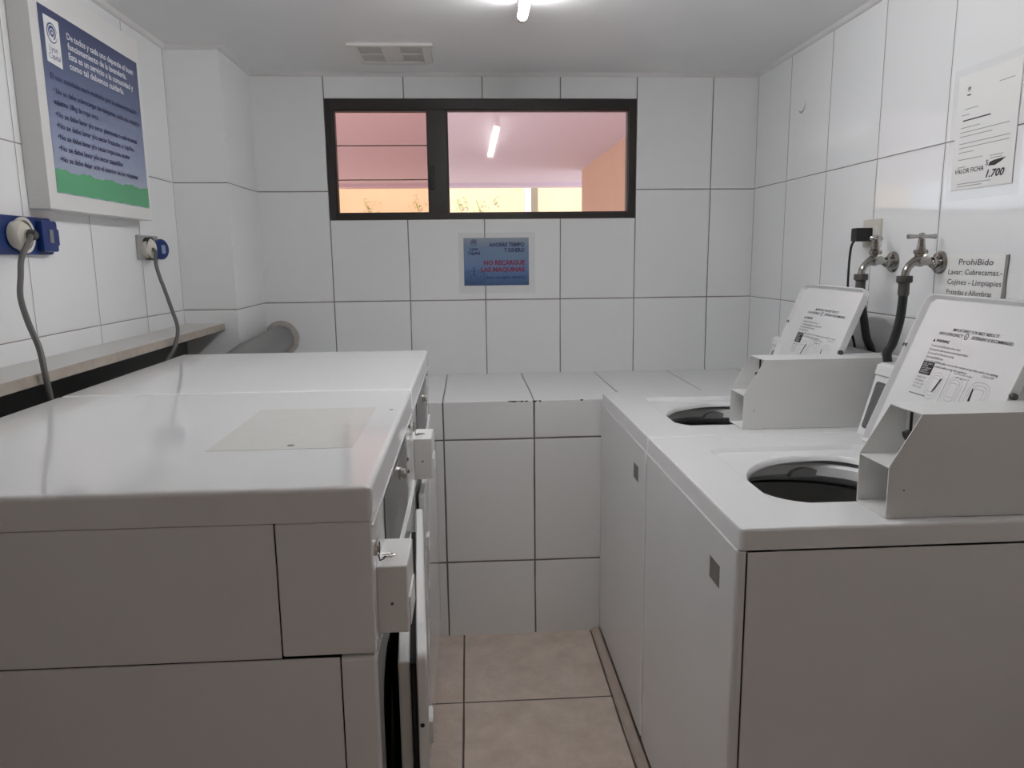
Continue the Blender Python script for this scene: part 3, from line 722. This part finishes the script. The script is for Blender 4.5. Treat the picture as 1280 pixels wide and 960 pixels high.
sk = thing('wall_socket', 'small grey wall socket with an open round blue cap beside the column', 'wall socket', (XL, -.665, 1.414), 'blue sockets on the left wall')
mb = MB(); mb.box(0, .010, -.078, .075, -.036, .042, .003); mb.build('back_box', simple('grey_plastic_box', (.36, .355, .35), .5), sk)
mb = MB(); mb.lathe([(.036, .009), (.0365, .026), (.033, .027), (.033, .010)], (0, -.02, 0), (1, 0, 0), 28); mb.build('socket_ring', M['black'], sk)
mb = MB()
a0 = Vector((.020, .055, -.002)); nrm = Vector((.94, -.34, 0)).normalized(); hx = Vector((.34, .94, 0)).normalized()
el = lambda r_, k: [tuple(a0 + hx*(.034*r_*cos(2*pi*i/28)) + Vector((0, 0, 1))*(.034*r_*sin(2*pi*i/28)) + nrm*k) for i in range(28)]
mb.loops([el(.9, -.003), el(1, 0), el(1, .008), el(.9, .011)], cap0=True, cap1=True)
cp_ = mb.build('cap', M['blue'], sk)
mb = MB(); mb.loops([[tuple(a0 + hx*u + Vector((0, 0, v)) + nrm*k) for u, v in rrect(-.003, .013, -.014, .014, .002, 3)] for k in (.0105, .0125)], cap0=True, cap1=True); mb.build('cap_window', simple('pale_blue_window', (.25, .33, .45), .4), cp_)
pg = tag(MB().lathe([(.0325, 0), (.0325, .014), (.029, .019), (.010, .021), (0, .022)], (XL+.011, -.690, 1.413), (1, -.12, 0), 28).build('appliance_plug', M['cream']),
         'cream round plug with grey cable in the small grey socket', 'plug', 'appliance plugs on the left wall')
mb = MB(); mb.tube(catmull([(-1.086, -.694, 1.412), (-1.074, -.705, 1.400), (-1.064, -.735, 1.365), (-1.05, -.747, 1.32), (-1.04, -.749, 1.289), (-1.015, -.77, 1.227), (-.985, -.811, 1.167), (-.966, -.893, 1.118), (-.962, -.97, 1.085), (-.962, -1.03, 1.04), (-1.0, -1.08, .95), (-1.03, -1.1, .8)]), .0058, 12)
mb.build('cable', M['cable'], pg)

# ------------------------------------------------------------------ notice board on the left wall
bd = thing('notice_board', 'white framed board with blue and green printed laundry rules in Spanish', 'sign', (0, 0, 0))
BX = XL+.052
mb = MB(); mb.box(XL+.0005, BX, -1.308, -.722, 1.500, 2.035, .002); mb.build('board_body', M['board'], bd)
mb = MB(); mb.quad((BX+.0006, -1.272, 1.540), (BX+.0006, -.742, 1.536), (BX+.0006, -.742, 1.966), (BX+.0006, -1.272, 1.973)); pr_ = mb.build('blue_print', PRINT, bd, recalc=False)
mb = MB(); n = 48
top = [(-1.272+.53*i/n, 1.596+.003*sin(i*.55)+.0015*sin(i*1.7) - .002*i/n) for i in range(n+1)]
bot = [(-1.272+.53*i/n, 1.540+.0035*abs(sin(i*.42)) - .004*i/n) for i in range(n+1)]
for i in range(n):
    mb.quad((BX+.0011, *bot[i]), (BX+.0011, *bot[i+1]), (BX+.0011, *top[i+1]), (BX+.0011, *top[i]))
mb.build('green_wave', M['green'], pr_, recalc=False)
mb = MB(); mb.quad((BX+.0011, -1.252, 1.848), (BX+.0011, -1.184, 1.843), (BX+.0011, -1.184, 1.953), (BX+.0011, -1.252, 1.954)); lg = mb.build('logo_card', M['paper'], pr_, recalc=False)
def swirl(mb, o, X, Y, R):
    o, X, Y = Vector(o), Vector(X), Vector(Y)
    for (r0, r1, a0, a1) in ((.84, 1, .2, 1.9*pi), (.45, .72, -1.2, 1.2*pi), (.12, .36, .6, 2.3*pi)):
        n = 26; A, B = [], []
        for i in range(n+1):
            a = a0+(a1-a0)*i/n; w_ = sin(pi*i/n)*.6+.4; rm = (r0+r1)/2; h = (r1-r0)/2*w_
            A.append(o+X*(R*(rm-h)*cos(a))+Y*(R*(rm-h)*sin(a))); B.append(o+X*(R*(rm+h)*cos(a))+Y*(R*(rm+h)*sin(a)))
        for i in range(n): mb.quad(A[i], B[i], B[i+1], A[i+1])
mb = MB(); swirl(mb, (BX+.0016, -1.219, 1.918), (0, 1, 0), (0, 0, 1), .024); 
mb.text('Lyon', (BX+.0016, -1.219, 1.875), (0, 1, 0), (0, 0, 1), .020, None, 'CENTER'); mb.text('Capital', (BX+.0016, -1.217, 1.858), (0, 1, 0), (0, 0, 1), .019, None, 'CENTER')
mb.build('logo', M['logo'], lg, recalc=False)
YV, ZV = (0, 1, 0), (0, 0, 1); TX = BX+.0016
mb = MB()
for i, (s_, y, z, w_) in enumerate((('De todos y cada uno depende el buen', -1.150, 1.9235, .375), ('funcionamiento de la lavandería.', -1.150, 1.900, .325), ('Esta es un servicio a la comunidad y', -1.150, 1.8765, .365), ('como tal debemos cuidarla.', -1.150, 1.853, .30))):
    mb.text(s_, (TX, y, z), YV, ZV, .0225, w_, bold=.0005)
mb.build('white_heading', M['white'], pr_, recalc=False)
mb = MB()
for s_, y, z, w_ in (('El uso indebido será multado por la administración.', -1.248, 1.810, .475), ('• No se debe sobrecargar las máquinas, cada una soporta', -1.243, 1.778, .475), ('máximo 18kg de ropa seca.', -1.243, 1.7515, .22),
        ('•No se debe lavar y/o secar plumones o cubrecamas', -1.243, 1.7225, .45), ('•No se debe lavar y/o secar frazadas o tapillas', -1.243, 1.6965, .425), ('•No se debe lavar y/o secar ropa con aceite', -1.243, 1.670, .39),
        ('•No se debe lavar y/o secar zapatillas', -1.243, 1.6435, .34), ('•No se debe dejar solo el interior de las máquinas', -1.243, 1.617, .435)):
    mb.text(s_, (TX, y, z), YV, ZV, .0195, w_, bold=.0003)
mb.build('rules_text', M['navy'], pr_, recalc=False)

# ------------------------------------------------------------------ poster on the back wall
ps = thing('wall_poster', 'laminated blue poster with red and dark lettering under the window', 'poster', (0, 0, 0))
mb = MB(); mb.box(-.112, .212, -.0012, -.0005, 1.222, 1.476); mb.build('plastic_sleeve', M['film'], ps)
mb = MB(); mb.box(-.0900, .1855, -.0022, -.0014, 1.2555, 1.4545); sh = mb.build('printed_sheet', POSTER, ps)
PY = -.0026; XV = (1, 0, 0)
mb = MB(); swirl(mb, (-.046, PY, 1.434), XV, ZV, .015)
mb.text('Lyon', (-.046, PY, 1.403), XV, ZV, .018, None, 'CENTER', bold=.0008); mb.text('Capital', (-.046, PY, 1.386), XV, ZV, .018, None, 'CENTER', bold=.0008)
mb.text('AHORRE TIEMPO', (.017, PY, 1.418), XV, ZV, .0225, .150, bold=.0010); mb.text('Y DINERO', (.080, PY, 1.395), XV, ZV, .0225, .087, bold=.0010)
mb.build('dark_lettering', M['navy'], sh, recalc=False)
mb = MB(); mb.text('NO RECARGUE', (-.006, PY, 1.342), XV, ZV, .026, .174, bold=.0012); mb.text('LAS MAQUINAS', (-.018, PY, 1.313), XV, ZV, .026, .186, bold=.0012)
mb.build('red_lettering', M['red'], sh, recalc=False)
mb = MB(); mb.text('PARA UN MEJOR SERVICIO', (.006, PY, 1.283), XV, ZV, .014, .165, bold=.0006)
for R, w_ in ((.014, .004), (.028, .003), (.041, .0035), (.052, .003)):
    n = 36; lo2 = []
    for rr_ in (R, R+w_): lo2.append([(max(-.0895, min(.19, -.048+rr_*cos(2*pi*k/n))), PY+.0002, max(1.2565, 1.292+rr_*.55*sin(2*pi*k/n))) for k in range(n)])
    mb.loops(lo2)
mb.prism([(-.051, 1.293), (-.045, 1.293), (-.0465, 1.325), (-.0435, 1.331), (-.0525, 1.331), (-.0495, 1.325)], lambda u, v, a: (u, a, v), PY+.0001, PY+.0003)
mb.build('water_drop_picture', simple('ripple_ink', (.03, .055, .15), .5), sh, recalc=False)

# ------------------------------------------------------------------ papers on the right wall
DX, RX = (0, -1, 0), XR
pn = thing('price_sheet', 'faint printed sheet in a clear sleeve with a handwritten token price', 'notice', (0, 0, 0), 'papers on the right wall')
mb = MB(); mb.box(RX-.0012, RX-.0005, -1.560, -1.305, 1.500, 1.815); mb.build('plastic_sleeve', M['film'], pn)
mb = MB(); mb.box(RX-.0022, RX-.0014, -1.540, -1.325, 1.525, 1.797); ph = mb.build('paper', M['paper'], pn)
hx_ = RX-.0026; mb = MB()
def bar(y, z, L, h=.0022): mb.quad((hx_, y, z), (hx_, y-L, z), (hx_, y-L, z+h), (hx_, y, z+h))
for y, z, L in ((1.47, 1.757, .05), (1.355, 1.715, .05), (1.345, 1.702, .03), (1.346, 1.672, .07), (1.346, 1.661, .17), (1.346, 1.651, .115), (1.346, 1.634, .175), (1.346, 1.624, .175), (1.346, 1.613, .055), (1.346, 1.596, .09), (1.346, 1.578, .03), (1.35, 1.538, .12), (1.35, 1.532, .09), (1.46, 1.594, .045), (1.462, 1.588, .04)):
    bar(-y, z, L, .0018)
mb.build('faint_print', simple('faint_ink', (.36, .355, .35), .6), ph, recalc=False)
mb = MB(); bar(-1.352, 1.688, .098, .003); swirl(mb, (hx_, -1.367, 1.762), DX, ZV, .006); bar(-1.360, 1.747, .014, .003)
mb.text('VALOR FICHA', (hx_, -1.338, 1.564), DX, ZV, .0155, .105, shear=.1, bold=.0002); mb.text('$', (hx_, -1.448, 1.574), DX, ZV, .018)
mb.text('1.700', (hx_, -1.452, 1.546), DX, ZV, .0235, .062, shear=.3, bold=.0007)
mb.prism([(-1.458, 1.572), (-1.462, 1.580), (-1.475, 1.583), (-1.515, 1.586), (-1.500, 1.578), (-1.480, 1.571)], lambda u, v, a: (a, u, v), hx_, hx_+.0002)
mb.build('handwriting', M['ink'], ph, recalc=False)

pn = thing('handwritten_note', 'white note with handwritten list of forbidden laundry beside the taps', 'notice', (0, 0, 0), 'papers on the right wall')
mb = MB(); mb.box(RX-.0014, RX-.0006, -1.552, -1.318, 1.215, 1.368); nh = mb.build('paper', M['paper'], pn)
hx_ = RX-.0018; mb = MB()
for s_, y, z, w_, h in (('ProhiBido', -1.382, 1.342, .125, .021), ('Lavar: Cubrecamas.-', -1.344, 1.318, .195, .019), ('Cojines - Limpiapies', -1.344, 1.293, .195, .019), ('Frazadas y Alfombras', -1.344, 1.268, .165, .018), ('Zapatillas', -1.344, 1.243, .12, .018)):
    mb.text(s_, (hx_, y, z), DX, (0, 0.02, 1), h, w_, shear=.12, bold=.0001)
mb.build('handwriting', M['ink'], nh, recalc=False)
mb = MB(); mb.prism([(-1.546, 1.366), (-1.557, 1.366), (-1.553, 1.300), (-1.556, 1.255), (-1.562, 1.215), (-1.536, 1.215), (-1.541, 1.262), (-1.544, 1.30)], lambda u, v, a: (a, u, v), RX-.0028, RX-.0016)
mb.build('grey_tape', simple('grey_tape', (.24, .235, .23), .5), pn)
mb = MB(); mb.prism([(-1.602, 1.352), (-1.608, 1.352), (-1.606, 1.215), (-1.596, 1.215)], lambda u, v, a: (a, u, v), RX-.0012, RX-.0005)
mb.box(RX-.0010, RX-.0004, -1.80, -1.606, 1.215, 1.37)
tag(mb.build('paper_notice', M['paper']), 'blank white paper edge at the photo border past the handwritten note', 'notice')
# grey crescent mark on the tiles
mb = MB(); n = 14; A, B = [], []
for i in range(n+1):
    a = -2.5+2.6*i/n; w_ = .004*sin(pi*i/n)+.0006
    A.append((RX-.0006, -.430-(.030-w_)*cos(a), 1.912+(.032-w_)*sin(a))); B.append((RX-.0006, -.430-(.030+w_)*cos(a), 1.912+(.032+w_)*sin(a)))
for i in range(n): mb.quad(A[i], B[i], B[i+1], A[i+1])
struct(mb.build('trim_7', M['greymark'], recalc=False))

# ------------------------------------------------------------------ light
W = bpy.data.worlds.new('World'); SC.world = W; W.use_nodes = True
bg = W.node_tree.nodes['Background']; bg.inputs[0].default_value = (.75, .86, 1, 1); bg.inputs[1].default_value = 1.9
sun = bpy.data.lights.new('sun', 'SUN'); sun.energy = 8.5; sun.angle = .01; sun.color = (1, .95, .86)
so = bpy.data.objects.new('sun', sun); COL.objects.link(so)
so.rotation_euler = Vector((.25, .62, -.75)).to_track_quat('-Z', 'Y').to_euler()
so.location = (0, 5, 8)

# ------------------------------------------------------------------ camera
cd = bpy.data.cameras.new('camera'); cam = bpy.data.objects.new('camera', cd); COL.objects.link(cam)
yaw, pit, rol = 5.83383821e-02, -1.69285979e-01, -1.15165098e-02
fw = Vector((sin(yaw)*cos(pit), cos(yaw)*cos(pit), sin(pit))); r_ = Vector((cos(yaw), -sin(yaw), 0)); u_ = r_.cross(fw)
r2 = r_*cos(rol)+u_*sin(rol); u2 = -r_*sin(rol)+u_*cos(rol)
cam.matrix_world = Matrix(((r2.x, u2.x, -fw.x, -7.84061065e-02), (r2.y, u2.y, -fw.y, -3.18958648), (r2.z, u2.z, -fw.z, 1.37355772), (0, 0, 0, 1)))
cd.sensor_width = 36; cd.lens = 36*928.4838/1280; cd.clip_start = .05
SC.camera = cam

SC.view_settings.view_transform = 'Standard'; SC.view_settings.look = 'None'
SC.view_settings.gamma = 1; SC.view_settings.use_curve_mapping = False
SC.view_settings.exposure = 0.56
